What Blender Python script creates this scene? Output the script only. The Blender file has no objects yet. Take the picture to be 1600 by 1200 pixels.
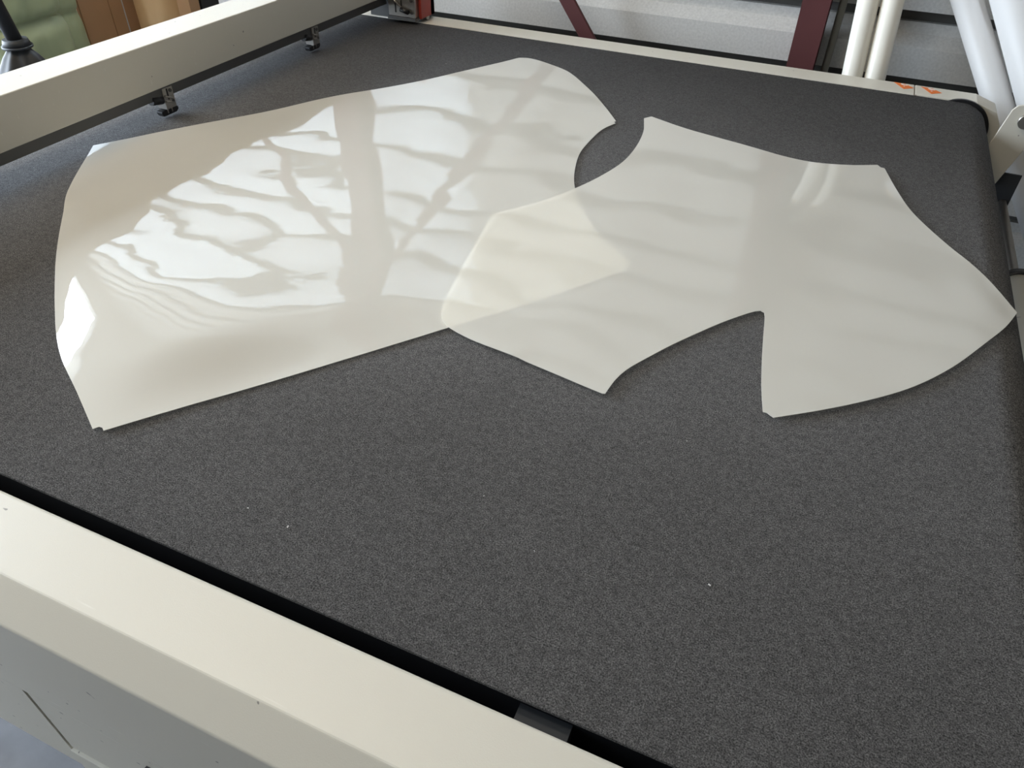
import bpy, bmesh, math, random
from mathutils import Vector, Matrix, noise
from mathutils.geometry import delaunay_2d_cdt

scene = bpy.context.scene
COL = scene.collection
random.seed(7)

# ------------------------------------------------------------------ camera
cam_data = bpy.data.cameras.new('camera')
cam = bpy.data.objects.new('camera', cam_data)
COL.objects.link(cam)
cam_data.sensor_width = 36.0
cam_data.lens = 1143.43 * 36.0 / 1600.0
cam_data.clip_start = 0.02
_r = Vector((0.91596, 0.40073, 0.02085)); _u = Vector((-0.27364, 0.58577, 0.76289)); _f = Vector((-0.2935, 0.70448, -0.6462))
cam.matrix_world = Matrix(((_r.x, _u.x, -_f.x, 0.0), (_r.y, _u.y, -_f.y, 0.0), (_r.z, _u.z, -_f.z, 1.5), (0, 0, 0, 1)))
scene.camera = cam

# ------------------------------------------------------------------ daylight
world = bpy.data.worlds.new('overcast_sky'); scene.world = world
world.use_nodes = True
bg = world.node_tree.nodes['Background']
bg.inputs['Color'].default_value = (0.77, 0.88, 1.0, 1)
bg.inputs['Strength'].default_value = 22.0

def portal(name, loc, rot, sx, sy):
    d = bpy.data.lights.new(name, 'AREA'); d.shape = 'RECTANGLE'; d.size = sx; d.size_y = sy
    d.cycles.is_portal = True
    o = bpy.data.objects.new(name, d); COL.objects.link(o); o.location = loc; o.rotation_euler = rot
    return o
DOOR_Y0, DOOR_Y1, DOOR_Z = -1.0, 2.1, 3.1
portal('door_daylight', (-4.6, (DOOR_Y0 + DOOR_Y1) / 2, DOOR_Z / 2), (0, math.radians(-90), 0), DOOR_Z, DOOR_Y1 - DOOR_Y0)

LAMP_STRENGTH = 23.0
TRANSLUCENCY = 0.36

vs = scene.view_settings
vs.view_transform = 'Standard'; vs.look = 'None'; vs.gamma = 1.0; vs.use_curve_mapping = False
vs.exposure = 0.17
scene.cycles.max_bounces = 10
scene.cycles.diffuse_bounces = 5
scene.cycles.transparent_max_bounces = 12
scene.cycles.sample_clamp_indirect = 6.0

# ------------------------------------------------------------------ materials
def new_mat(name):
    m = bpy.data.materials.new(name); m.use_nodes = True
    nt = m.node_tree
    return m, nt, nt.nodes['Principled BSDF'], nt.nodes['Material Output']

def paint(name, col, rough=0.45, spec=0.5, metal=0.0, var=0.06, vscale=3.0, bump=0.0, bscale=400.0, sheen=0.0):
    m, nt, p, out = new_mat(name)
    N, L = nt.nodes, nt.links
    tc = N.new('ShaderNodeTexCoord')
    nz = N.new('ShaderNodeTexNoise'); nz.inputs['Scale'].default_value = vscale; nz.inputs['Detail'].default_value = 5
    L.new(tc.outputs['Object'], nz.inputs['Vector'])
    mx = N.new('ShaderNodeMix'); mx.data_type = 'RGBA'
    mx.inputs[6].default_value = (*[c * (1 - var) for c in col], 1)
    mx.inputs[7].default_value = (*[min(1, c * (1 + var)) for c in col], 1)
    L.new(nz.outputs['Fac'], mx.inputs[0]); L.new(mx.outputs[2], p.inputs['Base Color'])
    p.inputs['Roughness'].default_value = rough
    p.inputs['Metallic'].default_value = metal
    p.inputs['Specular IOR Level'].default_value = spec
    if sheen:
        p.inputs['Sheen Weight'].default_value = sheen; p.inputs['Sheen Roughness'].default_value = 0.5
    if bump:
        n2 = N.new('ShaderNodeTexNoise'); n2.inputs['Scale'].default_value = bscale; n2.inputs['Detail'].default_value = 3
        L.new(tc.outputs['Object'], n2.inputs['Vector'])
        b = N.new('ShaderNodeBump'); b.inputs['Strength'].default_value = bump; b.inputs['Distance'].default_value = 0.001
        L.new(n2.outputs['Fac'], b.inputs['Height']); L.new(b.outputs['Normal'], p.inputs['Normal'])
    return m

def cream_paint():
    """powder-coated cream steel with hairline scratches and small scuffs"""
    m = paint('cream_powder_coat', (0.66, 0.63, 0.55), rough=0.42, var=0.035, vscale=2.2, bump=0.12, bscale=700)
    nt = m.node_tree; N, L = nt.nodes, nt.links
    p = N['Principled BSDF']
    src = p.inputs['Base Color'].links[0].from_socket
    tc = [n for n in N if n.type == 'TEX_COORD'][0]
    mp = N.new('ShaderNodeMapping'); mp.inputs['Rotation'].default_value = (0, 0, math.radians(38)); mp.inputs['Scale'].default_value = (3.0, 60.0, 20.0)
    L.new(tc.outputs['Object'], mp.inputs['Vector'])
    nz = N.new('ShaderNodeTexNoise'); nz.inputs['Scale'].default_value = 3.0; nz.inputs['Detail'].default_value = 2
    L.new(mp.outputs['Vector'], nz.inputs['Vector'])
    cr = N.new('ShaderNodeValToRGB'); cr.color_ramp.elements[0].position = 0.70; cr.color_ramp.elements[1].position = 0.76
    L.new(nz.outputs['Fac'], cr.inputs['Fac'])
    mul = N.new('ShaderNodeMath'); mul.operation = 'MULTIPLY'; mul.inputs[1].default_value = 0.35
    L.new(cr.outputs['Color'], mul.inputs[0])
    mx = N.new('ShaderNodeMix'); mx.data_type = 'RGBA'; mx.inputs[7].default_value = (0.82, 0.80, 0.74, 1)
    L.new(mul.outputs[0], mx.inputs[0]); L.new(src, mx.inputs[6])
    vo = N.new('ShaderNodeTexNoise'); vo.inputs['Scale'].default_value = 95; vo.inputs['Detail'].default_value = 0
    L.new(tc.outputs['Object'], vo.inputs['Vector'])
    c2 = N.new('ShaderNodeValToRGB'); c2.color_ramp.elements[0].position = 0.86; c2.color_ramp.elements[1].position = 0.88
    L.new(vo.outputs['Fac'], c2.inputs['Fac'])
    m2 = N.new('ShaderNodeMix'); m2.data_type = 'RGBA'; m2.inputs[7].default_value = (0.30, 0.28, 0.25, 1)
    L.new(c2.outputs['Color'], m2.inputs[0]); L.new(mx.outputs[2], m2.inputs[6])
    L.new(m2.outputs[2], p.inputs['Base Color'])
    return m

def felt():
    m, nt, p, out = new_mat('charcoal_felt'); N, L = nt.nodes, nt.links
    tc = N.new('ShaderNodeTexCoord')
    n1 = N.new('ShaderNodeTexNoise'); n1.inputs['Scale'].default_value = 620; n1.inputs['Detail'].default_value = 5; n1.inputs['Roughness'].default_value = 0.85
    L.new(tc.outputs['Object'], n1.inputs['Vector'])
    n2 = N.new('ShaderNodeTexNoise'); n2.inputs['Scale'].default_value = 4; n2.inputs['Detail'].default_value = 4
    L.new(tc.outputs['Object'], n2.inputs['Vector'])
    cr = N.new('ShaderNodeValToRGB')
    cr.color_ramp.elements[0].position = 0.42; cr.color_ramp.elements[0].color = (0.036, 0.036, 0.037, 1)
    cr.color_ramp.elements[1].position = 0.64; cr.color_ramp.elements[1].color = (0.262, 0.256, 0.257, 1)
    L.new(n1.outputs['Fac'], cr.inputs['Fac'])
    mr = N.new('ShaderNodeMapRange'); mr.inputs['To Min'].default_value = 0.86; mr.inputs['To Max'].default_value = 1.14
    L.new(n2.outputs['Fac'], mr.inputs['Value'])
    mx = N.new('ShaderNodeMix'); mx.data_type = 'RGBA'; mx.blend_type = 'MULTIPLY'; mx.inputs[0].default_value = 1
    L.new(cr.outputs['Color'], mx.inputs[6]); L.new(mr.outputs['Result'], mx.inputs[7])
    n3 = N.new('ShaderNodeTexNoise'); n3.inputs['Scale'].default_value = 190; n3.inputs['Detail'].default_value = 4; n3.inputs['Roughness'].default_value = 0.7
    L.new(tc.outputs['Object'], n3.inputs['Vector'])
    m3 = N.new('ShaderNodeMapRange'); m3.inputs['From Min'].default_value = 0.32; m3.inputs['From Max'].default_value = 0.68; m3.inputs['To Min'].default_value = 0.70; m3.inputs['To Max'].default_value = 1.34
    L.new(n3.outputs['Fac'], m3.inputs['Value'])
    mz = N.new('ShaderNodeMix'); mz.data_type = 'RGBA'; mz.blend_type = 'MULTIPLY'; mz.inputs[0].default_value = 1
    L.new(mx.outputs[2], mz.inputs[6]); L.new(m3.outputs['Result'], mz.inputs[7])
    L.new(mz.outputs[2], p.inputs['Base Color'])
    p.inputs['Roughness'].default_value = 0.9; p.inputs['Specular IOR Level'].default_value = 0.03
    b = N.new('ShaderNodeBump'); b.inputs['Strength'].default_value = 0.12; b.inputs['Distance'].default_value = 0.0003
    L.new(n1.outputs['Fac'], b.inputs['Height']); L.new(b.outputs['Normal'], p.inputs['Normal'])
    return m

def film():
    """milky translucent plastic film: part of the light passes straight through, glossy skin on top"""
    m, nt, p, out = new_mat('milky_film'); N, L = nt.nodes, nt.links
    N.remove(p)
    tc = N.new('ShaderNodeTexCoord')
    n1 = N.new('ShaderNodeTexNoise'); n1.inputs['Scale'].default_value = 26; n1.inputs['Detail'].default_value = 2
    mp = N.new('ShaderNodeMapping'); mp.inputs['Scale'].default_value = (1.0, 1.0, 1.0)
    L.new(tc.outputs['Object'], mp.inputs['Vector']); L.new(mp.outputs['Vector'], n1.inputs['Vector'])
    b = N.new('ShaderNodeBump'); b.inputs['Strength'].default_value = 1.0; b.inputs['Distance'].default_value = 0.00012
    L.new(n1.outputs['Fac'], b.inputs['Height'])
    df = N.new('ShaderNodeBsdfDiffuse'); df.inputs['Color'].default_value = (0.985, 0.958, 0.872, 1)
    tr = N.new('ShaderNodeBsdfTransparent'); tr.inputs['Color'].default_value = (1.0, 0.985, 0.93, 1)
    mx = N.new('ShaderNodeMixShader'); mx.inputs[0].default_value = 0.37
    L.new(df.outputs[0], mx.inputs[1]); L.new(tr.outputs[0], mx.inputs[2])
    fr = N.new('ShaderNodeFresnel'); fr.inputs['IOR'].default_value = 1.6
    L.new(b.outputs['Normal'], fr.inputs['Normal'])
    ge = N.new('ShaderNodeNewGeometry')                     # thin sheet: no total reflection from its underside
    om = N.new('ShaderNodeMath'); om.operation = 'SUBTRACT'; om.inputs[0].default_value = 1.0
    L.new(ge.outputs['Backfacing'], om.inputs[1])
    fm = N.new('ShaderNodeMath'); fm.operation = 'MULTIPLY'
    L.new(fr.outputs[0], fm.inputs[0]); L.new(om.outputs[0], fm.inputs[1])
    gl = N.new('ShaderNodeBsdfGlossy'); gl.inputs['Roughness'].default_value = 0.006
    L.new(b.outputs['Normal'], gl.inputs['Normal'])
    m2 = N.new('ShaderNodeMixShader')
    L.new(fm.outputs[0], m2.inputs[0]); L.new(mx.outputs[0], m2.inputs[1]); L.new(gl.outputs[0], m2.inputs[2])
    L.new(m2.outputs[0], out.inputs['Surface'])
    return m

def translucent_panel():
    m, nt, p, out = new_mat('translucent_siding'); N, L = nt.nodes, nt.links
    N.remove(p)
    df = N.new('ShaderNodeBsdfDiffuse'); df.inputs['Color'].default_value = (0.75, 0.77, 0.78, 1)
    tr = N.new('ShaderNodeBsdfTranslucent'); tr.inputs['Color'].default_value = (0.9, 0.93, 0.95, 1)
    mx = N.new('ShaderNodeMixShader'); mx.inputs[0].default_value = TRANSLUCENCY
    L.new(df.outputs[0], mx.inputs[1]); L.new(tr.outputs[0], mx.inputs[2])
    L.new(mx.outputs[0], out.inputs['Surface'])
    return m

def emitter(name, col, strength):
    m, nt, p, out = new_mat(name)
    p.inputs['Base Color'].default_value = (0.9, 0.9, 0.9, 1)
    p.inputs['Emission Color'].default_value = (*col, 1); p.inputs['Emission Strength'].default_value = strength
    return m

M = dict(
    cream=cream_paint(), felt=felt(), film=film(), trans=translucent_panel(),
    black=paint('black_plastic', (0.012, 0.012, 0.014), rough=0.45, var=0.1),
    channel=paint('black_channel', (0.006, 0.007, 0.011), rough=0.7, spec=0.2, var=0.1),
    slate=paint('dark_slate_plastic', (0.030, 0.034, 0.040), rough=0.6, var=0.1),
    darkgrey=paint('dark_grey_aluminium', (0.09, 0.09, 0.09), rough=0.4, metal=0.3, var=0.08),
    steel=paint('brushed_steel', (0.42, 0.40, 0.37), rough=0.35, metal=0.85, var=0.12, vscale=40),
    red=paint('signal_red_cover', (0.36, 0.045, 0.03), rough=0.4, var=0.05),
    maroon=paint('oxide_red_primer', (0.085, 0.022, 0.024), rough=0.6, var=0.15, vscale=8, bump=0.2),
    concrete=paint('grey_cement_siding', (0.56, 0.555, 0.54), rough=0.9, spec=0.2, var=0.22, vscale=140, bump=0.5, bscale=220),
    groove=paint('joint_shade_tone', (0.12, 0.118, 0.112), rough=0.9, spec=0.1),  # dark colour stands for the shade in the joints between courses
    floor=paint('worn_concrete_floor', (0.15, 0.15, 0.16), rough=0.7, var=0.35, vscale=14, bump=0.4, bscale=60),
    dim=paint('brown_grey_wall_board', (0.22, 0.20, 0.17), rough=0.85, spec=0.2, var=0.06),
    plaster=paint('pale_wall_board', (0.55, 0.54, 0.51), rough=0.85, spec=0.2, var=0.06),
    pipe=paint('grey_conduit', (0.22, 0.21, 0.18), rough=0.5, var=0.08),
    white=paint('white_film_roll', (0.80, 0.78, 0.71), rough=0.32, var=0.03),
    paper=paint('white_paper_roll', (0.56, 0.56, 0.56), rough=0.5, var=0.03),
    orange=paint('orange_label', (0.85, 0.20, 0.03), rough=0.35, var=0.03),
    label=paint('white_print', (0.85, 0.83, 0.80), rough=0.35, var=0.02),
    card=paint('corrugated_cardboard', (0.44, 0.265, 0.145), rough=0.85, spec=0.15, var=0.10, vscale=10, bump=0.15),
    cardlight=paint('kraft_tube', (0.50, 0.35, 0.20), rough=0.75, spec=0.2, var=0.08, vscale=14, bump=0.1),
    green=paint('olive_nylon', (0.37, 0.42, 0.25), rough=0.45, var=0.08, vscale=9, bump=0.25, bscale=60),
    cloth=paint('black_nylon', (0.016, 0.017, 0.019), rough=0.6, var=0.2, vscale=12),
    lint=paint('white_lint', (0.8, 0.8, 0.8), rough=0.9),
    lamp=emitter('warm_lamp_diffuser', (1.0, 0.86, 0.66), LAMP_STRENGTH),
)

# ------------------------------------------------------------------ helpers
def link(name, me, mat, parent=None, smooth=False):
    o = bpy.data.objects.new(name, me); COL.objects.link(o)
    if mat is not None and not me.materials: me.materials.append(mat)
    if smooth:
        for p in me.polygons: p.use_smooth = True
    if parent is not None: o.parent = parent
    return o

def from_bm(name, bm, mat, parent=None, smooth=False):
    bmesh.ops.recalc_face_normals(bm, faces=bm.faces)
    me = bpy.data.meshes.new(name); bm.to_mesh(me); bm.free()
    return link(name, me, mat, parent, smooth)

def bevel_all(bm, w, seg=2, ang=0.5):
    es = [e for e in bm.edges if len(e.link_faces) == 2 and e.calc_face_angle(0) > ang]
    if w > 0: bmesh.ops.bevel(bm, geom=es, offset=w, segments=seg, affect='EDGES', profile=0.5)

def bm_box(bm, x0, x1, y0, y1, z0, z1):
    v = [bm.verts.new(c) for c in ((x0,y0,z0),(x1,y0,z0),(x1,y1,z0),(x0,y1,z0),(x0,y0,z1),(x1,y0,z1),(x1,y1,z1),(x0,y1,z1))]
    for f in ((0,3,2,1),(4,5,6,7),(0,1,5,4),(1,2,6,5),(2,3,7,6),(3,0,4,7)): bm.faces.new([v[i] for i in f])

def box(name, x0, x1, y0, y1, z0, z1, mat, parent=None, bev=0.002, seg=2):
    bm = bmesh.new(); bm_box(bm, x0, x1, y0, y1, z0, z1); bevel_all(bm, bev, seg)
    return from_bm(name, bm, mat, parent)

def prism(name, pts, axis, a0, a1, mat, parent=None, bev=0.0, seg=2, smooth=False):
    """closed 2-D outline extruded along axis: 'x' -> pts are (y,z); 'y' -> (x,z); 'z' -> (x,y)"""
    def P(p, a):
        return {'x': (a, p[0], p[1]), 'y': (p[0], a, p[1]), 'z': (p[0], p[1], a)}[axis]
    bm = bmesh.new()
    A = [bm.verts.new(P(p, a0)) for p in pts]; B = [bm.verts.new(P(p, a1)) for p in pts]
    n = len(pts)
    bm.faces.new(A); bm.faces.new(B[::-1])
    for i in range(n): bm.faces.new((A[i], B[i], B[(i+1) % n], A[(i+1) % n]))
    bmesh.ops.recalc_face_normals(bm, faces=bm.faces)
    bevel_all(bm, bev, seg)
    return from_bm(name, bm, mat, parent, smooth)

def bm_tube(bm, a, b, r0, r1=None, n=32, hollow=0.0):
    a, b = Vector(a), Vector(b); r1 = r0 if r1 is None else r1
    d = (b - a).normalized(); s = d.orthogonal().normalized(); t = d.cross(s)
    def ring(c, r): return [bm.verts.new(c + (s * math.cos(2*math.pi*i/n) + t * math.sin(2*math.pi*i/n)) * r) for i in range(n)]
    A, B = ring(a, r0), ring(b, r1)
    for i in range(n): bm.faces.new((A[i], A[(i+1)%n], B[(i+1)%n], B[i]))
    if hollow > 0:
        A2, B2 = ring(a, r0 - hollow), ring(b, r1 - hollow)
        for i in range(n):
            j = (i+1) % n
            bm.faces.new((A2[i], B2[i], B2[j], A2[j])); bm.faces.new((A[i], A2[i], A2[j], A[j])); bm.faces.new((B[i], B[j], B2[j], B2[i]))
    else:
        bm.faces.new(A[::-1]); bm.faces.new(B)

def tube(name, a, b, r0, mat, parent=None, r1=None, n=32, hollow=0.0, bev=0.0):
    bm = bmesh.new(); bm_tube(bm, a, b, r0, r1, n, hollow)
    if bev: bevel_all(bm, bev, 2, 1.0)
    o = from_bm(name, bm, mat, parent)
    for p in o.data.polygons:
        if len(p.vertices) == 4: p.use_smooth = True
    return o

def thing(name, label, cat, loc=(0, 0, 0), group=None):
    o = bpy.data.objects.new(name, None); COL.objects.link(o); o.location = loc
    o.empty_display_size = 0.1
    o['label'] = label; o['category'] = cat
    if group: o['group'] = group
    return o

def tag(o, label, cat, group=None):
    o['label'] = label; o['category'] = cat
    if group: o['group'] = group
    return o

def structure(o, label=None, cat=None):
    o['kind'] = 'structure'
    if label: o['label'] = label
    if cat: o['category'] = cat
    return o

def keep(o, parent):
    """parent without moving: child built in world coordinates under an Empty placed at the thing's base"""
    o.parent = parent; o.matrix_parent_inverse = Matrix.Translation(-Vector(parent.location))
    return o

LEFT_OUTLINE = [(-1.4306,1.0509,1), (-1.3417,1.1968,0), (-1.2449,1.3593,0), (-1.1430,1.5421,0), (-1.0176,1.7267,0), (-0.8704,2.0232,0), (-0.8579,2.0500,0), (-0.8370,2.0576,0), (-0.8080,2.0526,0), (-0.7508,2.0298,0), (-0.6890,1.9954,0), (-0.5901,1.8851,0), (-0.5190,1.7893,0), (-0.4576,1.7002,1), (-0.4612,1.6924,1), (-0.4545,1.6880,1), (-0.4706,1.6397,0), (-0.4753,1.5525,0), (-0.4719,1.4828,0), (-0.4558,1.4092,0), (-0.4390,1.3549,0), (-0.4195,1.3085,0), (-0.3734,1.2274,0), (-0.3305,1.1689,0), (-0.2775,1.1174,0), (-0.2351,1.0804,1), (-0.2377,1.0722,0), (-0.2371,1.0588,1), (-0.2787,0.9958,0), (-0.3585,0.8780,0), (-0.4330,0.7819,0), (-0.4574,0.7491,0), (-0.5727,0.5961,0), (-0.6497,0.4948,0), (-0.7174,0.4039,1), (-0.7233,0.4075,1), (-0.7282,0.4071,1), (-0.7322,0.4008,1), (-0.8103,0.4460,0), (-0.8871,0.4893,0), (-0.9435,0.5295,0), (-0.9923,0.5698,0), (-1.0434,0.6143,0), (-1.1139,0.6783,0), (-1.1758,0.7390,0), (-1.2416,0.8073,0), (-1.2950,0.8634,0), (-1.3568,0.9443,0)]
RIGHT_OUTLINE = [(-0.3871,1.7591,1), (-0.2979,1.7245,0), (-0.1330,1.6811,0), (-0.0465,1.6600,0), (0.0078,1.6570,0), (0.0724,1.6743,0), (0.1294,1.7043,1), (0.1364,1.6932,1), (0.1442,1.6917,1), (0.1715,1.5888,0), (0.2031,1.4964,0), (0.2667,1.3845,0), (0.2960,1.3410,0), (0.3234,1.2931,0), (0.3624,1.2052,1), (0.3419,1.1506,0), (0.3136,1.0939,0), (0.2613,0.9990,0), (0.2133,0.9317,0), (0.1630,0.8789,0), (0.1016,0.8264,0), (0.0443,0.7833,1), (0.0394,0.7864,1), (0.0352,0.7893,1), (0.0299,0.7889,1), (0.0211,0.8338,0), (0.0116,0.8965,0), (0.0031,0.9653,0), (-0.0029,1.0158,0), (-0.0054,1.0260,0), (-0.0112,1.0281,0), (-0.0502,0.9839,0), (-0.1084,0.8944,0), (-0.1382,0.8400,0), (-0.1594,0.7965,0), (-0.1671,0.7676,0), (-0.1704,0.7351,1), (-0.1741,0.7341,1), (-0.3062,0.7563,0), (-0.3878,0.7680,0), (-0.4338,0.7833,0), (-0.4472,0.7934,0), (-0.4572,0.8082,0), (-0.4650,0.8304,0), (-0.4850,0.9300,0), (-0.5063,1.0485,0), (-0.5213,1.1382,1), (-0.4644,1.2184,0), (-0.4205,1.3096,0), (-0.3898,1.3962,0), (-0.3728,1.4757,0), (-0.3699,1.5629,0), (-0.3795,1.6616,0), (-0.4003,1.7407,1)]
LINT = [(-0.4216, 0.3785, 0.0014), (-0.0494, 0.6989, 0.0008), (0.0219, 0.4974, 0.0014), (-1.0245, 1.9109, 0.0008), (-1.1400, 2.0293, 0.0009), (-0.2437, 0.5092, 0.0008), (-0.1607, 0.4616, 0.0008), (-0.2213, 2.1906, 0.0008), (-0.4784, 0.3816, 0.0010)]
TRIPOD_HUB = (-2.300, 1.559, 0.833)
BULGE_W = 0.12
BULGE_H = 0.018

T = 0.85                         # height of the felt surface
WALL_Y = 2.60
# ------------------------------------------------------------------ room shell
fl = structure(box('floor', -9.0, 3.2, -3.2, 2.9, -0.12, 0.0, M['floor'], bev=0), 'worn grey concrete workshop floor', 'floor')
structure(box('ceiling', -4.75, 3.2, -3.2, 2.9, 3.6, 3.7, M['dim'], bev=0), 'brown grey workshop ceiling', 'ceiling')
structure(box('wall_right', 3.0, 3.2, -3.2, 2.9, 0, 3.6, M['dim'], bev=0), 'brown grey board wall on the right', 'wall')
structure(box('wall_front', -4.75, 3.0, -3.2, -3.0, 0, 3.6, M['dim'], bev=0), 'brown grey board wall behind the viewer', 'wall')
bm = bmesh.new()
bm_box(bm, -4.75, -4.6, -3.0, DOOR_Y0, 0, 3.6); bm_box(bm, -4.75, -4.6, DOOR_Y1, 2.9, 0, 3.6); bm_box(bm, -4.75, -4.6, DOOR_Y0, DOOR_Y1, DOOR_Z, 3.6)
structure(from_bm('wall_left', bm, M['plaster']), 'pale wall with the open loading door', 'wall')
bm = bmesh.new()
bm_box(bm, -4.60, -4.55, DOOR_Y0 - .06, DOOR_Y0, 0, DOOR_Z + .06); bm_box(bm, -4.60, -4.55, DOOR_Y1, DOOR_Y1 + .06, 0, DOOR_Z + .06); bm_box(bm, -4.60, -4.55, DOOR_Y0, DOOR_Y1, DOOR_Z, DOOR_Z + .06)
structure(from_bm('trim_1', bm, M['darkgrey']), 'dark grey frame of the open loading door', 'door frame')

# rear wall: courses of stepped cement siding, joint under each coloured dark for its shade
wall = structure(box('wall_rear', -4.6, 3.0, WALL_Y + 0.062, WALL_Y + 0.10, 0, 1.15, M['groove'], bev=0), 'grey stepped siding wall behind the cutting table', 'wall')
wall_hi = structure(box('wall_rear_upper', -1.30, 3.0, WALL_Y + 0.062, WALL_Y + 0.10, 1.15, 2.23, M['groove'], bev=0), 'upper right part of the stepped siding wall', 'wall')
structure(box('wall_rear_top', -4.6, 3.0, WALL_Y + 0.062, WALL_Y + 0.10, 2.23, 3.6, M['groove'], bev=0), 'topmost part of the stepped siding wall', 'wall')
PITCH = 0.182
def course_mesh(name, x0, x1, mat, back):
    prof = [(WALL_Y, 0.024), (WALL_Y, 0.108), (WALL_Y + 0.004, 0.113), (WALL_Y + 0.038, 0.140), (WALL_Y + 0.040, 0.170), (back, 0.170), (back, 0.024)]
    bm = bmesh.new()
    nseg = max(1, int((x1 - x0) / 1.8))
    rings = []
    for k in range(nseg + 1):
        x = x0 + (x1 - x0) * k / nseg
        rings.append([bm.verts.new((x, p[0], p[1])) for p in prof])
    n = len(prof)
    for k in range(nseg):
        for i in range(n): bm.faces.new((rings[k][i], rings[k+1][i], rings[k+1][(i+1)%n], rings[k][(i+1)%n]))
    bm.faces.new(rings[0][::-1]); bm.faces.new(rings[-1])
    bmesh.ops.recalc_face_normals(bm, faces=bm.faces)
    me = bpy.data.meshes.new(name); bm.to_mesh(me); bm.free(); me.materials.append(mat)
    return me
full = course_mesh('siding_board', -4.6, 3.0, M['concrete'], WALL_Y + 0.062)
right = course_mesh('siding_board_short', -1.30, 3.0, M['concrete'], WALL_Y + 0.062)
clear = course_mesh('clear_panel', -4.6, -1.30, M['trans'], WALL_Y + 0.055)
Z0 = 0.772 - 4 * PITCH
win = structure(box('window_1', -4.6, -1.30, WALL_Y + 0.045, WALL_Y + 0.07, 2.215, 2.255, M['darkgrey'], bev=0), 'band of translucent siding letting in daylight', 'window')
for k in range(19):
    z = Z0 + k * PITCH
    if z > 3.45: break
    if z < 1.10 or z > 2.10:
        o = link('siding_board', full, None, wall); o.location.z = z
    else:
        o = link('siding_board', right, None, wall_hi); o.location.z = z
        o = link('window_panel', clear, None, win); o.location.z = z
        b = box('window_bar', -4.6, -1.30, WALL_Y + 0.030, WALL_Y + 0.068, z - 0.016, z + 0.028, M['groove'], win, bev=0)

# steel frame in front of the wall
def steel(name, pts_a, pts_b, w, d, label):
    """rectangular bar from a to b, width w across the wall plane, depth d in y"""
    a, b = Vector(pts_a), Vector(pts_b)
    t = (b - a).normalized(); s = Vector((t.z, 0, -t.x))
    bm = bmesh.new()
    R = []
    for c in (a, b):
        R.append([bm.verts.new(c + s * i * w / 2 + Vector((0, j * d / 2, 0))) for i, j in ((-1,-1),(1,-1),(1,1),(-1,1))])
    for i in range(4): bm.faces.new((R[0][i], R[0][(i+1)%4], R[1][(i+1)%4], R[1][i]))
    bm.faces.new(R[0][::-1]); bm.faces.new(R[1])
    bmesh.ops.recalc_face_normals(bm, faces=bm.faces); bevel_all(bm, 0.002, 1)
    return tag(from_bm(name, bm, M['maroon']), label, 'steel brace')

steel('steel_brace', (-0.173, 2.468, 0.0), (-2.408, 2.468, 2.95), 0.046, 0.012, 'dark red flat steel brace slanting up across the grey siding wall')
steel('steel_brace', (-3.35, 2.452, 0.0), (-0.95, 2.452, 3.2), 0.046, 0.012, 'dark red flat steel brace crossing the other brace, mirrored in the left film piece')

def column(x, w, label):
    c = thing('steel_column', label, 'column', (x, 2.54, 0))
    for y0, y1 in ((2.480, 2.490), (2.585, 2.595)):
        keep(box('flange', x - w/2, x + w/2, y0, y1, 0, 3.6, M['maroon'], bev=0.0015, seg=1), c)
    keep(box('web', x - 0.004, x + 0.004, 2.490, 2.585, 0, 3.6, M['maroon'], bev=0), c)
column(-0.116, 0.078, 'dark red steel column standing before the siding wall beside white tubes')
column(-1.80, 0.12, 'dark red steel column beyond the gantry, mirrored in the left film piece')
tag(tube('conduit_pipe', (-0.045, 2.545, 0), (-0.045, 2.545, 3.6), 0.011, M['pipe'], n=20), 'thin grey conduit pipe running up right beside the dark red column', 'pipe')

# two slim white film rolls standing between rail and wall
def film_roll(a, b, r, mat, label, core=0.018):
    t = thing('film_roll', label, 'roll', a, 'rolls leaning behind the cutting table')
    keep(tube('wound_film', a, b, r, mat, n=48, hollow=r - core), t)
    d = (Vector(b) - Vector(a)).normalized()
    keep(tube('core', Vector(a) - d * 0.001, Vector(b) + d * 0.015, core, M['cardlight'], n=24, hollow=0.004), t)
    return t
film_roll((0.105, 2.425, 0.02), (-0.005, 2.425, 1.30), 0.0285, M['white'], 'slim cream film roll nearer the dark red column, left of the standing pair')
film_roll((0.168, 2.425, 0.02), (0.055, 2.425, 1.32), 0.0285, M['white'], 'slim cream film roll, right one of the pair standing behind the rear rail')
# two thick white rolls leaning at the right end
film_roll((0.962, 2.36, 0.06), (0.205, 2.47, 1.12), 0.036, M['paper'], 'long white roll slanting at the corner of the table, nearer the orange stickers', core=0.02)
film_roll((1.030, 2.29, 0.08), (0.270, 2.44, 1.20), 0.052, M['paper'], 'thick white roll slanting at the right edge of the picture', core=0.03)

# ------------------------------------------------------------------ cutting table
X0, X1 = -1.87, 0.318            # roller centres of the belt
YF, YR = 0.305, 2.249            # belt edges
RB = 0.075
ct = thing('cutting_table', 'wide cream cutting table with a charcoal felt conveyor belt', 'cutting table', (-0.8, 1.25, 0))
def tp(o): return keep(o, ct)

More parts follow.
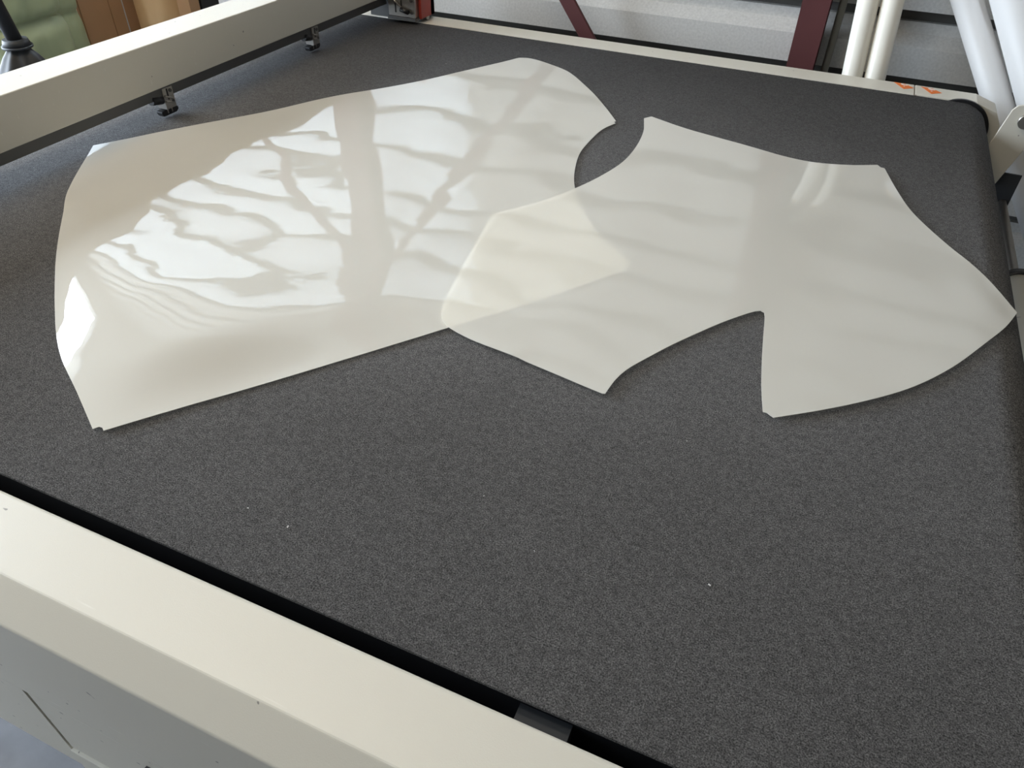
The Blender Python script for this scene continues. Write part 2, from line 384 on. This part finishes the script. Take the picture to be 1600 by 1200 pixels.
def belt_loop(r):
    pts = []
    for i in range(25):
        a = math.pi / 2 - math.pi * i / 24; pts.append((X1 + r * math.cos(a), T - RB + r * math.sin(a)))
    for i in range(25):
        a = -math.pi / 2 - math.pi * i / 24; pts.append((X0 + r * math.cos(a), T - RB + r * math.sin(a)))
    return pts
bm = bmesh.new()
rings = []
for r in (RB, RB - 0.004):
    for y in (YF, YR): rings.append([bm.verts.new((p[0], y, p[1])) for p in belt_loop(r)])
n = len(rings[0])
for i in range(n):
    j = (i + 1) % n
    f = bm.faces.new((rings[0][i], rings[1][i], rings[1][j], rings[0][j])); f.smooth = True
    bm.faces.new((rings[2][i], rings[2][j], rings[3][j], rings[3][i]))
    bm.faces.new((rings[0][i], rings[0][j], rings[2][j], rings[2][i]))
    bm.faces.new((rings[1][i], rings[3][i], rings[3][j], rings[1][j]))
belt = tp(from_bm('felt_belt', bm, M['felt'])); belt['label'] = 'charcoal felt conveyor belt'
tp(box('bed', X0, X1 - 0.03, YF + 0.012, YR - 0.004, T - 0.138, T - 0.010, M['black'], bev=0.003))
for xc in (X0, X1):
    tp(tube('belt_roller', (xc, YF + 0.01, T - RB), (xc, YR + 0.002, T - RB), RB - 0.006, M['steel'], n=40))

# channel between belt and front rail, with a bracket showing in it
tp(box('channel', X0, X1 + 0.09, 0.288, YF + 0.010, T - 0.13, T - 0.095, M['channel'], bev=0))
tp(box('channel_wall', X0, X1, YF + 0.006, YF + 0.012, T - 0.10, T - 0.006, M['channel'], bev=0))
br = tp(box('bed_bracket', -0.112, -0.060, 0.286, YF + 0.006, T - 0.10, T - 0.020, M['slate'], bev=0.003)); br['label'] = 'dark slate bracket in the channel'

# front rail: flat top, 45 degree front, upright face
XA, XB = -1.96, 0.46
fr_prof = [(0.284, T), (0.207, T), (0.1735, T - 0.035), (0.1735, T - 0.178), (0.200, T - 0.178), (0.200, T - 0.130), (0.288, T - 0.130), (0.288, T - 0.004)]
tp(prism('front_rail', fr_prof, 'x', XA, XB, M['cream'], bev=0.0025, seg=3))
# apron below it
AY = 0.205
tp(box('apron_band', XA, XB, AY, AY + 0.012, 0.452, T - 0.176, M['cream'], bev=0.001))
tp(box('apron_panel', XA, -0.849, AY, AY + 0.012, 0.187, 0.4515, M['cream'], bev=0.001))
tp(box('apron_skirt', -0.842, XB, AY - 0.004, AY + 0.012, 0.187, 0.264, M['cream'], bev=0.002))
dr = tp(box('access_door', -0.842, XB, AY + 0.001, AY + 0.012, 0.268, 0.446, M['cream'], bev=0.0015))
lt = box('latch', -0.630, -0.600, AY - 0.004, AY + 0.004, 0.392, 0.408, M['black'], None, bev=0.002); lt.parent = dr
tp(box('apron_liner', XA, XB, AY + 0.018, AY + 0.026, 0.20, T - 0.132, M['black'], bev=0))

# rear rail with the joint near its right end
RR = [(YR + 0.005, T + 0.001), (2.341, T + 0.001), (2.341, T - 0.17), (YR + 0.005, T - 0.17)]
tp(prism('rear_rail', RR, 'x', XA, 0.1980, M['cream'], bev=0.0015))
end_prof = [(0.2003, T + 0.001), (0.352, T + 0.001), (0.404, T - 0.016), (0.424, T - 0.048), (0.424, T - 0.17), (0.2003, T - 0.17)]
tp(prism('rail_end_cover', end_prof, 'y', YR + 0.010, 2.341, M['cream'], bev=0.0015))
tp(tube('roller_flange', (X1 + 0.002, YR + 0.001, T - RB), (X1 + 0.002, YR + 0.012, T - RB), 0.0815, M['black'], n=64, bev=0.002))
tp(tube('roller_flange', (X1 + 0.002, YF - 0.012, T - RB), (X1 + 0.002, YF - 0.001, T - RB), 0.0745, M['black'], n=64, bev=0.002))
tp(prism('rail_end_cover', [(p[0] + (0.0 if k not in (0, 5) else 0.13), p[1] - 0.012) for k, p in enumerate(end_prof)], 'y', 0.215, 0.285, M['cream'], bev=0.0015))

# orange warning diamonds on the rear rail
for (cx, cy) in ((0.172, 2.319), (0.2415, 2.311)):
    a = [(cx - 0.027, cy + 0.021), (cx + 0.001, cy + 0.017), (cx + 0.025, cy - 0.010), (cx - 0.001, cy - 0.031)]
    a = [(x, min(y, 2.339)) for x, y in a]
    st = tp(prism('warning_sticker', a, 'z', T + 0.0012, T + 0.0016, M['orange'])); st['label'] = 'orange diamond warning sticker'
    bm = bmesh.new()
    def blob(pts, z):
        A = [bm.verts.new((cx + .7 * p[0], min(cy + .7 * p[1] + .004, 2.338), z)) for p in pts]; B = [bm.verts.new((cx + .7 * p[0], min(cy + .7 * p[1] + .004, 2.338), z + 0.0003)) for p in pts]
        bm.faces.new(A[::-1]); bm.faces.new(B)
        for i in range(len(pts)): bm.faces.new((A[i], A[(i+1)%len(pts)], B[(i+1)%len(pts)], B[i]))
    blob([(-.014, .013), (-.010, .004), (-.004, -.001), (.004, -.002), (.007, .004), (.002, .008), (-.003, .012), (-.008, .017)], T + 0.0016)
    for k in range(3): blob([(.004 + .001 * k, .000 + .004 * k), (.012 - .001 * k, -.003 + .004 * k), (.012 - .001 * k, -.001 + .004 * k), (.004 + .001 * k, .002 + .004 * k)], T + 0.0016)
    blob([(-.004, -.016), (-.001, -.019), (.003, -.018), (.002, -.014), (-.001, -.013)], T + 0.0016)
    pic = from_bm('pictogram', bm, M['label']); pic.parent = st; pic['label'] = 'white hand pictogram'

# legs and lower frame
for lx in (-1.80, -0.75, 0.25):
    for ly in (0.45, 2.15): tp(box('leg', lx - 0.04, lx + 0.04, ly - 0.04, ly + 0.04, 0.0, T - 0.16, M['cream'], bev=0.003))
for ly in (0.45, 2.15): tp(box('stretcher', -1.80, 0.25, ly - 0.025, ly + 0.025, T - 0.19, T - 0.152, M['cream'], bev=0.002))

# support arm and feed roller at the right end
arm = [(0.388, 0.800), (0.404, 0.893), (0.412, 0.904), (0.426, 0.908), (0.452, 0.902), (0.468, 0.880), (0.468, 0.815), (0.440, 0.712), (0.400, 0.700)]
sa = tp(prism('support_arm', arm, 'y', 2.100, 2.106, M['cream'], bev=0.0015))
ax = tube('axle', (0.440, 2.088, 0.872), (0.440, 2.115, 0.872), 0.016, M['steel'], n=32, bev=0.002); ax.parent = sa
tp(tube('feed_roller', (0.475, 0.30, 0.664), (0.475, 1.66, 0.664), 0.034, M['cream'], n=40, bev=0.004))
tp(tube('roller_cap', (0.475, 1.660, 0.664), (0.475, 1.682, 0.664), 0.037, M['black'], n=40, bev=0.004))
tp(tube('roller_shaft', (0.475, 0.20, 0.664), (0.475, 2.115, 0.664), 0.010, M['steel'], n=20))
tp(box('arm_plate', 0.405, 0.490, 2.107, 2.113, 0.62, 0.74, M['slate'], bev=0.001))
tp(box('dark_filler', 0.41, 1.05, 0.25, 2.16, 0.44, 0.455, M['slate'], bev=0.002))  # added dark sheet, stands for the darkness below the feed roller
for ly in (0.4, 2.0): tp(box('filler_bracket', 0.27, 1.04, ly - 0.012, ly + 0.012, 0.41, 0.439, M['slate'], bev=0.001))  # added to carry the dark sheet

# lint specks lying on the felt
bm = bmesh.new()
for (x, y, s) in LINT:
    for k in range(2):
        a = random.uniform(0, 6.28); d = Vector((math.cos(a), math.sin(a), 0)) * s
        c = Vector((x, y, T + 0.0012))
        bm_tube(bm, c - d, c + d + Vector((0, 0, s * 0.4)), s * 0.3, n=5)
li = tp(from_bm('lint', bm, M['lint'])); li['kind'] = 'stuff'; li['label'] = 'white lint specks'

# ------------------------------------------------------------------ gantry
ga = thing('gantry', 'cream gantry beam spanning the felt belt on its carriage', 'gantry', (-1.42, 1.25, T))
def gp(o): return keep(o, ga)
BX = -1.400
bprof = [(BX, T + 0.072), (BX, T + 0.166), (BX - 0.105, T + 0.166), (BX - 0.105, T + 0.072)]
gp(prism('beam', bprof, 'y', 0.17, 2.34, M['cream'], bev=0.0022, seg=3))
gp(box('lower_rail', BX - 0.095, BX - 0.006, 0.30, 2.23, T + 0.049, T + 0.0725, M['darkgrey'], bev=0.001))
def gripper(y, flip):
    g = gp(box('gripper', BX - 0.030, BX - 0.004, y - 0.014, y + 0.016, T + 0.022, T + 0.068, M['steel'], bev=0.002))
    g['label'] = 'steel gripper under the beam'
    fp = [(y - 0.024, T + 0.012), (y - 0.020, T + 0.006), (y + 0.020, T + 0.006), (y + 0.027, T + 0.011), (y + 0.027, T + 0.017), (y + 0.012, T + 0.020), (y - 0.012, T + 0.019), (y - 0.024, T + 0.017)]
    for o in (prism('foot', fp, 'x', BX - 0.030, BX - 0.012, M['black'], bev=0.001),
              tube('knob', (BX - 0.012, y - 0.046, T + 0.050), (BX - 0.012, y - 0.016, T + 0.044), 0.010, M['black'], n=24, bev=0.002),
              tube('screw', (BX - 0.006, y + 0.008, T + 0.060), (BX - 0.002, y + 0.008, T + 0.060), 0.004, M['darkgrey'], n=16),
              tube('screw', (BX - 0.006, y + 0.010, T + 0.036), (BX - 0.002, y + 0.010, T + 0.036), 0.003, M['darkgrey'], n=16),
              box('slot', BX - 0.0045, BX - 0.0028, y - 0.003, y + 0.000, T + 0.042, T + 0.066, M['black'], None, bev=0),
              tube('rod', (BX - 0.003, y - 0.012, T + 0.052), (BX - 0.003, y + 0.011, T + 0.041), 0.0022, M['steel'], n=12),
              tube('rod', (BX - 0.003, y - 0.012, T + 0.040), (BX - 0.003, y + 0.010, T + 0.032), 0.0022, M['steel'], n=12),
              tube('pin', (BX - 0.014, y - 0.006, T + 0.010), (BX - 0.014, y - 0.006, T + 0.026), 0.0028, M['steel'], n=12),
              tube('pin', (BX - 0.014, y + 0.007, T + 0.010), (BX - 0.014, y + 0.007, T + 0.026), 0.0028, M['steel'], n=12)):
        o.parent = g
    return g
gripper(1.262, 1); gripper(1.836, -1)

def carriage(y0, y1, side):
    c = gp(box('end_carriage', BX + 0.006, -1.297, y0, y1, T + 0.020, T + 0.19, M['steel'], bev=0.003))
    c['label'] = 'steel end carriage of the gantry'
    subs = [box('cover', -1.296, -1.286, y0 + 0.022, y1 + 0.022, T + 0.014, T + 0.20, M['red'], bev=0.002),
            box('cover_back', -1.330, -1.286, y1, y1 + 0.022, T + 0.014, T + 0.20, M['red'], bev=0.002),
            box('base_plate', BX + 0.004, -1.294, y0 - 0.006, y1, T + 0.010, T + 0.019, M['darkgrey'], bev=0.001),
            box('slot', BX + 0.030, BX + 0.034, y0 - 0.0015, y0, T + 0.03, T + 0.16, M['black'], bev=0),
            box('slot', BX + 0.052, BX + 0.056, y0 - 0.0015, y0, T + 0.05, T + 0.16, M['black'], bev=0),
            tube('cable', (BX + 0.004, y0 - 0.004, T + 0.085), (BX + 0.060, y0 - 0.006, T + 0.045), 0.003, M['steel'], n=12),
            tube('bolt', (BX + 0.092, y0 - 0.004, T + 0.07), (BX + 0.092, y0, T + 0.07), 0.005, M['darkgrey'], n=16),
            tube('bolt', (BX + 0.092, y0 - 0.004, T + 0.035), (BX + 0.092, y0, T + 0.035), 0.005, M['darkgrey'], n=16),
            tube('roller', (BX + 0.055, y0 - 0.008, T + 0.043), (BX + 0.083, y0 - 0.008, T + 0.036), 0.007, M['black'], n=20),
            tube('wheel', (-1.291, y1 - 0.02, T + 0.012), (-1.287, y1 - 0.02, T + 0.012), 0.009, M['steel'], n=24)]
    for o in subs:
        o.parent = c
    return c
carriage(2.222, 2.308, 1)
fc = gp(box('end_carriage', BX - 0.09, -1.297, 0.20, 0.283, T + 0.0015, T + 0.075, M['steel'], bev=0.003)); fc['label'] = 'steel end carriage on the front rail'
rc = gp(box('rail_slider', BX - 0.09, -1.297, 2.262, 2.335, T + 0.002, T + 0.075, M['darkgrey'], bev=0.002))

# ------------------------------------------------------------------ film sheets
def smooth_outline(pts, step=0.012):
    n = len(pts); out = []
    for i in range(n):
        p0, p1, p2, p3 = pts[i-1], pts[i], pts[(i+1) % n], pts[(i+2) % n]
        a = Vector(p1[:2]); b = Vector(p2[:2]); L = (b - a).length
        c0 = Vector(p0[:2]) if not p1[2] else a - (b - a)
        c3 = Vector(p3[:2]) if not p2[2] else b + (b - a)
        k = max(1, int(L / step))
        t0 = 0.0; t1 = max(1e-6, (a - c0).length) ** .5; t2 = t1 + max(1e-6, L) ** .5; t3 = t2 + max(1e-6, (c3 - b).length) ** .5
        for j in range(k):
            t = t1 + (t2 - t1) * j / k
            A1 = c0 * ((t1-t)/(t1-t0)) + a * ((t-t0)/(t1-t0)); A2 = a * ((t2-t)/(t2-t1)) + b * ((t-t1)/(t2-t1)); A3 = b * ((t3-t)/(t3-t2)) + c3 * ((t-t2)/(t3-t2))
            B1 = A1 * ((t2-t)/(t2-t0)) + A2 * ((t-t0)/(t2-t0)); B2 = A2 * ((t3-t)/(t3-t1)) + A3 * ((t-t1)/(t3-t1))
            out.append(B1 * ((t2-t)/(t2-t1)) + B2 * ((t-t1)/(t2-t1)))
    return out

def inside(p, poly):
    c = False; n = len(poly); x, y = p
    for i in range(n):
        x1, y1 = poly[i]; x2, y2 = poly[i-1]
        if (y1 > y) != (y2 > y) and x < (x2 - x1) * (y - y1) / (y2 - y1) + x1: c = not c
    return c

def wave(x, y):
    """height of the slack film above the felt (metres)"""
    a = noise.noise(Vector((x * 3.1 + 4.0, y * 3.1, 0.3)))
    b = noise.noise(Vector((x * 7.5, y * 6.0 + 9.0, 1.7)))
    c = noise.noise(Vector((x * 16.0, y * 14.0, 5.1)))
    return 0.0032 + 0.0022 * a + 0.0012 * b + 0.0003 * c

def dist_seg(p, a, b):
    d = b - a; t = max(0, min(1, (p - a).dot(d) / d.length_squared)); return (p - a - d * t).length

def sheet(name, pts, height, label, grid=0.011, thick=0.0007):
    poly = smooth_outline(pts)
    xs = [p.x for p in poly]; ys = [p.y for p in poly]
    pl = [(p.x, p.y) for p in poly]
    vs2 = [Vector(p) for p in pl]
    nb = len(vs2)
    nx = int((max(xs) - min(xs)) / grid) + 1; ny = int((max(ys) - min(ys)) / grid) + 1
    # cheap distance filter against the border using a hash of border points
    cell = {}
    for p in pl: cell.setdefault((int(p[0] // grid), int(p[1] // grid)), []).append(p)
    for i in range(nx):
        for j in range(ny):
            x = min(xs) + (i + (0.5 if j % 2 else 0.0)) * grid; y = min(ys) + j * grid
            ci, cj = int(x // grid), int(y // grid); near = False
            for di in (-1, 0, 1):
                for dj in (-1, 0, 1):
                    for q in cell.get((ci + di, cj + dj), ()):
                        if (q[0]-x)**2 + (q[1]-y)**2 < (0.5 * grid)**2: near = True
            if not near and inside((x, y), pl): vs2.append(Vector((x, y)))
    ev = [(i, (i + 1) % nb) for i in range(nb)]
    V, E_, F, *_ = delaunay_2d_cdt(vs2, ev, [list(range(nb))], 1, 1e-6)
    bm = bmesh.new()
    top = [bm.verts.new((v.x, v.y, height(v.x, v.y))) for v in V]
    for f in F:
        fc = bm.faces.new([top[i] for i in f]); fc.smooth = True
        fc.normal_update()
        if fc.normal.z < 0: fc.normal_flip()
    for e in [e for e in bm.edges if len(e.link_faces) == 1]:
        a, b = e.verts
        q = [bm.verts.new(v) for v in (a.co, b.co, b.co - Vector((0, 0, thick)), a.co - Vector((0, 0, thick)))]
        bm.faces.new(q)
    me = bpy.data.meshes.new(name); bm.to_mesh(me); bm.free(); me.materials.append(M['film'])
    o = bpy.data.objects.new(name, me); COL.objects.link(o)
    return tag(o, label, 'film sheet', 'translucent film pieces on the felt')

LEFT_EDGE = [Vector(p[:2]) for p in LEFT_OUTLINE[37:46]]
def h_left(x, y):
    z = T + wave(x, y) + 0.0022 * noise.noise(Vector((x * 4.5 + 2.0, y * 4.5, 7.7))) * max(0.0, min(1.0, (-0.35 - x) / 0.5)) + 0.0015
    if x < -0.3 and y < 1.2:
        d = min(dist_seg(Vector((x, y)), LEFT_EDGE[i], LEFT_EDGE[i+1]) for i in range(len(LEFT_EDGE) - 1))
        along = max(0.0, 1 - abs(y - 0.60) / 0.30); along = along * along * (3 - 2 * along)
        g = min(1.0, dist_seg(Vector((x, y)), Vector(LEFT_OUTLINE[34][:2]), Vector(LEFT_OUTLINE[27][:2])) / 0.13); along *= g * g * (3 - 2 * g)
        z = max(z, T + 0.0012)
        z += BULGE_H * along * (d / BULGE_W) * math.exp(1 - d / BULGE_W)
    return max(z, T + 0.0012)
def h_right(x, y):
    z = h_left(x, y) + 0.0016 + 0.0006 * (1 + noise.noise(Vector((x * 4.0, y * 4.0, 8.0))))
    if x > 0.29: z -= 0.9 * (x - 0.29) ** 2
    return z
sheet('film_sheet', LEFT_OUTLINE, h_left, 'large glossy milky film piece nearest the gantry, lying under the other piece')
sheet('film_sheet', RIGHT_OUTLINE, h_right, 'cream film piece with a deep notch, lying on top at the right')

# ------------------------------------------------------------------ things stored beyond the table, behind the beam
def carton(name, label, cx, cy, w, d, h, rot, seam=True):
    t = thing(name, label, 'cardboard box', (cx, cy, 0), 'cartons behind the gantry')
    t.rotation_euler.z = rot
    b = box('body', -w/2, w/2, -d/2, d/2, 0, h, M['card'], t, bev=0.004)
    if seam:
        for y0, y1, e in ((-d/2 + 0.01, -0.012, .004), (-0.009, 0.048, .006), (0.054, d/2 - 0.01, .004)):
            box('flap', w/2, w/2 + e, y0, y1, 0.05, h - 0.01, M['card'], t, bev=0.001)
        box('tape', w/2, w/2 + 0.007, 0.0485, 0.0535, 0.05, h - 0.01, M['paper'], t, bev=0)
    return t
carton('cardboard_box', 'tall brown cardboard carton next to the green quilted jacket', -2.775, 2.205, 0.30, 0.30, 1.35, 0.0)
tag(tube('cardboard_tube', (-2.5, 2.352, 0), (-2.5, 2.352, 0.95), 0.110, M['cardlight'], n=64, hollow=0.006), 'wide pale kraft tube standing beside the tall brown carton', 'cardboard tube')
carton('cardboard_box', 'narrow brown carton right of the pale kraft tube', -2.335, 2.309, 0.06, 0.050, 1.25, 0.0, seam=False)

# green quilted jacket hanging on a stand
jk = thing('quilted_jacket', 'olive green quilted jacket hanging beside the cardboard carton', 'jacket', (-2.62, 1.80, 0.35))
def jacket_panel(name, y0, y1, z0, z1, bulge, seamz):
    bm = bmesh.new(); NU, NV = 48, 56
    grid = []
    for i in range(NU + 1):
        row = []
        u = i / NU; y = y0 + (y1 - y0) * u
        for j in range(NV + 1):
            v = j / NV; z = z0 + (z1 - z0) * v
            env = math.sqrt(max(0.0, 1 - (2*u - 1) ** 4))
            dz = min(abs(z - s) for s in seamz)
            puff = 1 - math.exp(-(dz / 0.012) ** 1.0)
            wr = noise.noise(Vector((y * 22, z * 16, 2.0))) * 0.008 + noise.noise(Vector((y * 50, z * 12, 5.0))) * 0.004 * math.exp(-dz / .05)
            x = env * (bulge * (0.60 + 0.40 * puff) + wr)
            row.append(bm.verts.new((x, y, z)))
        grid.append(row)
    back = [[bm.verts.new((-0.02, grid[i][j].co.y, grid[i][j].co.z)) for j in (0, NV)] for i in range(NU + 1)]
    for i in range(NU):
        for j in range(NV):
            f = bm.faces.new((grid[i][j], grid[i+1][j], grid[i+1][j+1], grid[i][j+1])); f.smooth = True
        bm.faces.new((back[i][0], back[i+1][0], grid[i+1][0], grid[i][0])); bm.faces.new((grid[i][NV], grid[i+1][NV], back[i+1][1], back[i][1]))
        bm.faces.new((back[i+1][0], back[i][0], back[i][1], back[i+1][1]))
    o = from_bm(name, bm, M['green'], jk); return o
jacket_panel('body', -0.17, 0.150, 0.0, 0.95, 0.125, (0.08, 0.26, 0.455, 0.64, 0.80))
sl = jacket_panel('sleeve', 0.085, 0.225, 0.05, 0.90, 0.065, (0.20, 0.44, 0.60, 0.78))
sl.location.x = 0.012
for s in (0.26, 0.455, 0.64):
    tube('seam', (0.082, -0.12, s), (0.082, 0.10, s - 0.004), 0.0045, M['green'], jk, n=10)
tube('hanger_hook', (0.0, 0.0, 0.94), (-0.06, 0.0, 1.085), 0.004, M['steel'], jk, n=12)
# rail that carries the jacket
rk = thing('coat_rack', 'dark coat rack behind the green jacket', 'coat rack', (-2.70, 1.60, 0))
keep(tube('rail', (-2.70, 1.30, 1.45), (-2.70, 1.90, 1.45), 0.012, M['black'], n=20), rk)
for y in (1.30, 1.90):
    keep(tube('post', (-2.70, y, 0), (-2.70, y, 1.45), 0.012, M['black'], n=20), rk)
    keep(box('foot', -2.90, -2.66, y - 0.02, y + 0.02, 0, 0.025, M['black'], bev=0.003), rk)

# black tripod stand in front of the jacket
ts = thing('tripod_stand', 'black tripod stand with cloth bag before the green jacket', 'tripod', (-2.30, 1.68, 0))
def sp(o): return keep(o, ts)
hub = Vector(TRIPOD_HUB)
sp(tube('pole', hub, hub + Vector((-0.03, -0.065, 0.50)), 0.021, M['cloth'], r1=0.026, n=28))
sp(tube('collar', hub + Vector((0, 0, -0.012)), hub + Vector((0, 0, 0.006)), 0.040, M['cloth'], r1=0.034, n=32, bev=0.003))
sp(tube('collar_ring', hub + Vector((0, 0, -0.018)), hub + Vector((0, 0, -0.012)), 0.043, M['slate'], n=32, hollow=0.006))
for k, (dx, dy) in enumerate(((0.16, 0.03), (0.03, 0.24), (-0.10, -0.20))):
    a = hub + Vector((dx * .06, dy * .06, -0.01)); b = Vector((hub.x + dx, hub.y + dy, 0.0))
    sp(tube('leg', a, b, 0.011, M['black'], n=16))
    m = a.lerp(b, 0.12)
    sp(tube('clamp', m - Vector((0, 0, 0.012)), m + Vector((0, 0, 0.012)), 0.016, M['slate'], n=16))
# cloth draped over the legs
bm = bmesh.new(); K = 72; rows = []
for j in range(14):
    v = j / 13; row = []
    for i in range(K):
        a = 2 * math.pi * i / K
        fold = 1 + 0.10 * math.sin(3 * a + 0.6) + 0.05 * math.sin(9 * a + 4 * v)
        r = (0.024 + 0.17 * v ** 0.8) * fold
        row.append(bm.verts.new((hub.x + r * math.cos(a), hub.y + r * math.sin(a), hub.z - 0.015 - 0.34 * v)))
    rows.append(row)
for j in range(13):
    for i in range(K):
        f = bm.faces.new((rows[j][i], rows[j][(i+1)%K], rows[j+1][(i+1)%K], rows[j+1][i])); f.smooth = True
sp(from_bm('cloth_bag', bm, M['cloth'], None))
tag(box('equipment_case', -2.37, -2.305, 2.345, 2.438, 0.0, 1.15, M['black'], bev=0.01), 'black case standing right of the narrow brown carton', 'case')

# ------------------------------------------------------------------ ceiling lamps of the workshop
def lamp(x, y, label):
    t = thing('ceiling_light', label, 'ceiling light', (x, y, 3.6), 'ceiling lights of the workshop')
    box('housing', -0.75, 0.75, -0.09, 0.09, -0.07, 0.0, M['plaster'], t, bev=0.004)
    box('diffuser', -0.74, 0.74, -0.08, 0.08, -0.085, -0.0705, M['lamp'], t, bev=0.003)
lamp(-1.8, 0.1, 'warm strip light on the ceiling nearest the front wall')
lamp(-1.5, 0.9, 'warm strip light on the ceiling over the gantry')
